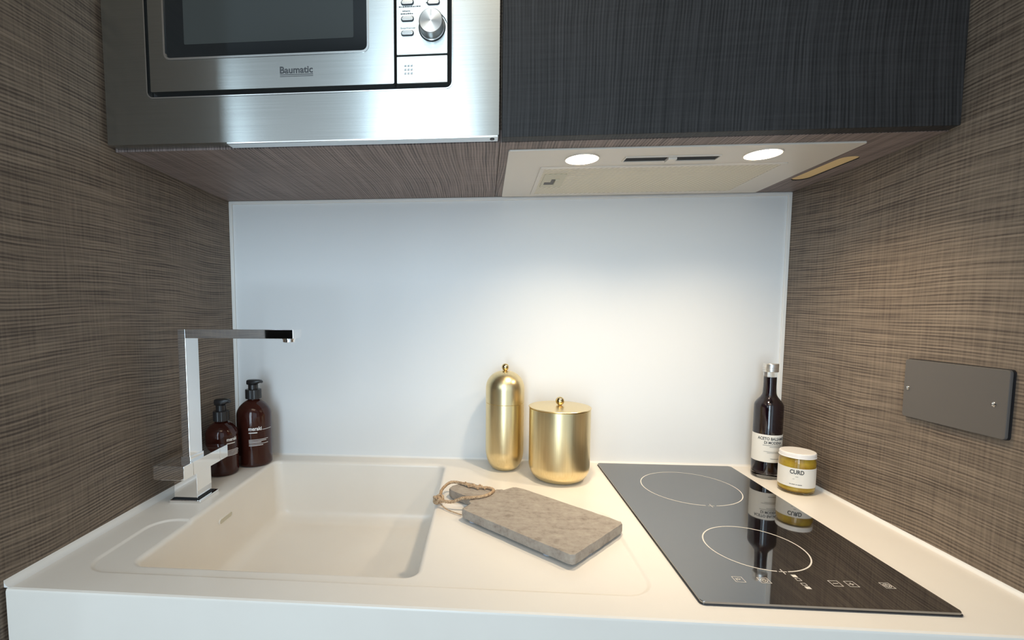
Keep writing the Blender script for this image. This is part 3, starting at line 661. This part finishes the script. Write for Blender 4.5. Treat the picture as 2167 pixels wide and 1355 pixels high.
# ------------------------------------------------------------------ chopping board
BU = Vector((0.747, -0.665)); BU.normalize(); BV = Vector((-BU.y, BU.x)); BC = Vector((0.687, -0.336))
def bl(u, v): p = BC+BU*u+BV*v; return (p.x, p.y)
bd = thing('chopping_board', 'worn grey-brown chopping board with handle and rope loop', 'chopping board', (BC.x, BC.y, 0))
hu, hv = 0.1065, 0.0735
ol = []
def corner(u, v, r, a0):
    for i in range(5):
        a = math.radians(a0+90*i/4); ol.append((u+r*math.cos(a), v+r*math.sin(a)))
corner(hu-0.007, hv-0.007, 0.007, 0); corner(-hu+0.007, hv-0.007, 0.007, 90)
for i in range(7):
    s = i/6; ol.append((-hu-0.016*math.sin(s*PI/2), 0.046-0.0185*(1-math.cos(s*PI/2)) ))
corner(-0.190+0.016, 0.0275-0.016, 0.016, 90); corner(-0.190+0.016, -0.0275+0.016, 0.016, 180)
for i in range(7):
    s = 1-i/6; ol.append((-hu-0.016*math.sin(s*PI/2), -0.046+0.0185*(1-math.cos(s*PI/2))))
corner(-hu+0.007, -hv+0.007, 0.007, 180); corner(hu-0.007, -hv+0.007, 0.007, 270)
# worn, slightly uneven edges
random.seed(11); ol2 = []
for i, p in enumerate(ol):
    q = ol[(i+1) % len(ol)]; d = math.hypot(q[0]-p[0], q[1]-p[1]); k = max(1, int(d/0.012))
    for j in range(k): ol2.append((p[0]+(q[0]-p[0])*j/k+random.uniform(-.0005, .0005), p[1]+(q[1]-p[1])*j/k+random.uniform(-.0005, .0005)))
obj('slab', *prism([bl(u, v) for u, v in ol2], 0.0022, 0.0168, 'z', 0.0022, 2), 'board', bd, smooth=35)
for u, v in ((-0.085, -0.066), (0.06, -0.066), (0.098, -0.02), (-0.085, 0.06), (0.09, 0.06)):
    p = bl(u, v); obj('foot_pad', *lathe([(0.006, max(hgt(*p), -0.0012)), (0.006, 0.0018), (0.005, 0.0026)], p[0], p[1], 16), 'pad', bd, smooth=40)
# rope loop lying over the handle, ending in a knot on the rim of the sink
zt = 0.0195
loop_pts = [(0.5175, -0.2700, 0.013), (0.5185, -0.2500, 0.013), (0.5215, -0.2300, 0.0165), (0.5330, -0.2085, 0.0195), (0.5480, -0.2060, zt), (0.5660, -0.2190, zt+.001), (0.5860, -0.2300, zt+.001), (0.6060, -0.2300, zt), (0.6150, -0.2400, zt),
            (0.6100, -0.2560, zt), (0.5980, -0.2700, zt), (0.5800, -0.2780, zt), (0.5600, -0.2800, 0.0185), (0.5430, -0.2780, 0.011), (0.5290, -0.2750, 0.010), (0.5180, -0.2700, 0.012)]
lp = smooth_path(loop_pts, 8)
ro = obj('rope_loop', *rope(lp, 0.0030), 'rope', bd, smooth=60)
wrapv = smooth_path([(0.5560, -0.2120, 0.0185), (0.5640, -0.2160, 0.0232), (0.5700, -0.2260, 0.0185), (0.5780, -0.2240, 0.0235), (0.5860, -0.2340, 0.0185), (0.5900, -0.2270, 0.0235), (0.6000, -0.2340, 0.0185)], 6)
obj('rope_wrap', *rope(wrapv, 0.0020, 2), 'rope', ro, smooth=60)
kc = Vector((0.5165, -0.2660, 0.0098)); K = []
for i in range(90):
    a = 2*PI*i/90; K.append(kc+Vector((math.sin(a)+2*math.sin(2*a), math.cos(a)-2*math.cos(2*a), -math.sin(3*a)*1.4))*0.0028)
K2 = [kc+Vector((0.0078*math.cos(a), 0.0040*math.sin(a), 0.0062*math.sin(a+0.6))) for a in [2*PI*i/40 for i in range(40)]]
obj('rope_knot', *join(rope(K, 0.0026, 3, 0.008, True), tube(K2, 0.0023, 7, True)), 'rope', ro, smooth=60)
obj('rope_tail', *tube(smooth_path([(0.5200, -0.2720, 0.004), (0.5330, -0.2860, 0.0002), (0.5480, -0.2980, 0.0), (0.5600, -0.3060, 0.0)], 6), 0.0011, 6), 'rope', ro, smooth=60)

# ------------------------------------------------------------------ vinegar bottle and curd jar
cx, cy, r = 1.1895, -0.0635, 0.0264
vb = thing('vinegar_bottle', 'dark balsamic vinegar bottle with cream label and silver cap', 'bottle', (cx, cy, 0))
sh = [(r, 0.150)]+[(0.0122+(r-0.0122)*(0.5+0.5*math.cos(PI*s)), 0.150+0.028*s) for s in [i/8 for i in range(1, 9)]]
gl_ = obj('glass_bottle', *lathe([(0.0, 0.002), (r*0.7, 0.0), (r-0.003, 0.0004), (r-0.0008, 0.002), (r, 0.005)]+sh+[(0.0116, 0.190), (0.0116, 0.222), (0.0, 0.222)], cx, cy, 56), 'clear', vb, smooth=40)
obj('vinegar', *lathe([(0.0, 0.009), (r*0.55, 0.008), (r-0.006, 0.010), (r-0.0042, 0.016)]+[(max(q-0.0042, 0.0086), z-0.002) for q, z in sh]+[(0.0086, 0.2105), (0.0, 0.2105)], cx, cy, 48), 'balsamic', gl_, smooth=40)
capm = [(0.0137, 0.2215), (0.0142, 0.2225), (0.0142, 0.2255), (0.0134, 0.2260), (0.0142, 0.2266), (0.0142, 0.2292), (0.0134, 0.2297), (0.0142, 0.2303), (0.0142, 0.2375), (0.0132, 0.2388), (0.0, 0.2388)]
obj('cap', *lathe(capm, cx, cy, 40), 'cap_metal', vb, smooth=30)
lb = obj('label_paper', *label_arc(cx, cy, r+0.0001, -118, 112, 0.0365, 0.0935), 'paper', vb, smooth=40)
rr = r+0.0006
a1 = fit('ACETO BALSAMICO', 0.058, 0.0058, 0.025); a2 = fit('DI MODENA', 0.0335, 0.0058, 0.025)
pv = strips([(0.010, 0.05, 0.0, 0.0007), (0.022, 0.058, -0.003, -0.0024), (0.012, 0.038, -0.013, -0.0125), (0.018, 0.045, -0.0155, -0.015), (0.024, 0.05, -0.0275, -0.0268)])
obj('label_print', *join(wrap(a1, cx, cy, rr, -66, 0.0830), wrap(a2, cx, cy, rr, -40, 0.0748), wrap(pv, cx, cy, rr, -66, 0.0715)), 'print_dark', lb)

cx, cy, r = 1.1995, -0.1455, 0.0298
jr = thing('curd_jar', 'glass jar of yellow curd with white lid and paper label', 'jar', (cx, cy, 0))
gj = obj('glass_jar', *lathe([(0.0, 0.002), (r*0.72, 0.0), (r-0.004, 0.0006), (r-0.0012, 0.0028), (r, 0.007), (r, 0.0600), (r-0.001, 0.0645), (r-0.0025, 0.0690), (r-0.0025, 0.0740), (0.0, 0.0740)], cx, cy, 56), 'clear', jr, smooth=40)
obj('curd', *lathe([(0.0, 0.005), (r-0.008, 0.0045), (r-0.003, 0.008), (r-0.0022, 0.013), (r-0.0022, 0.0598), (r-0.0032, 0.0640), (r-0.0046, 0.0680), (0.0, 0.0680)], cx, cy, 48), 'curd', gj, smooth=40)
obj('lid', *lathe([(r-0.0008, 0.0696), (r+0.0003, 0.0699), (r+0.0003, 0.0708), (r-0.0003, 0.0713), (r-0.0002, 0.0772), (r-0.0012, 0.0788), (r-0.003, 0.0794), (r-0.005, 0.0790), (0.0, 0.0790)], cx, cy, 56), 'lid_white', jr, smooth=35)
lb = obj('label_paper', *label_arc(cx, cy, r+0.0001, -165, 115, 0.0150, 0.0515), 'paper', jr, smooth=40)
a1 = fit('CURD', 0.0225, 0.0078, 0.03); rr = r+0.0006
pv = strips([(0.009, 0.0135, -0.0055, -0.0049), (0.005, 0.008, -0.0100, -0.0096), (0.0, 0.003, -0.0205, -0.0196), (0.0036, 0.009, -0.0207, -0.0197), (0.0098, 0.0125, -0.0206, -0.0198), (0.0132, 0.020, -0.0208, -0.0198)])
obj('label_print', *join(wrap(a1, cx, cy, rr, -52.5, 0.0408), wrap(pv, cx, cy, rr, -52.5, 0.0408)), 'print_dark', lb)

# ------------------------------------------------------------------ blank plate on the right wall
bp_ = thing('blanking_plate', 'dark grey blank socket plate screwed to the oak panel', 'wall plate', (W, -0.382, 0.1845))
obj('plate', *prism(rrect(-0.4560, -0.3095, 0.1850, 0.2730, 0.004, 4), W-0.0058, W-0.0012, 'x', 0.0010, 2), 'plate', bp_, smooth=35)
obj('backplate', *prism(rrect(-0.4572, -0.3085, 0.1842, 0.2738, 0.0045, 4), W-0.0022, W+0.0003, 'x'), 'plate_edge', bp_)
for y, z in ((-0.3175, 0.2290), (-0.4405, 0.2275)):
    V, F = lathe([(0.0030, 0.0), (0.0030, 0.0008), (0.0022, 0.0015), (0.0, 0.0018)], 0, 0, 20)
    s = obj('screw', [(W-0.0056-z_, y+x_, z+y_) for x_, y_, z_ in V], F, 'screw', bp_, smooth=40)
    obj('screw_slot', *box(W-0.00755, W-0.0068, y-0.0024, y+0.0024, z-0.0004, z+0.0004), 'plate_edge', s)
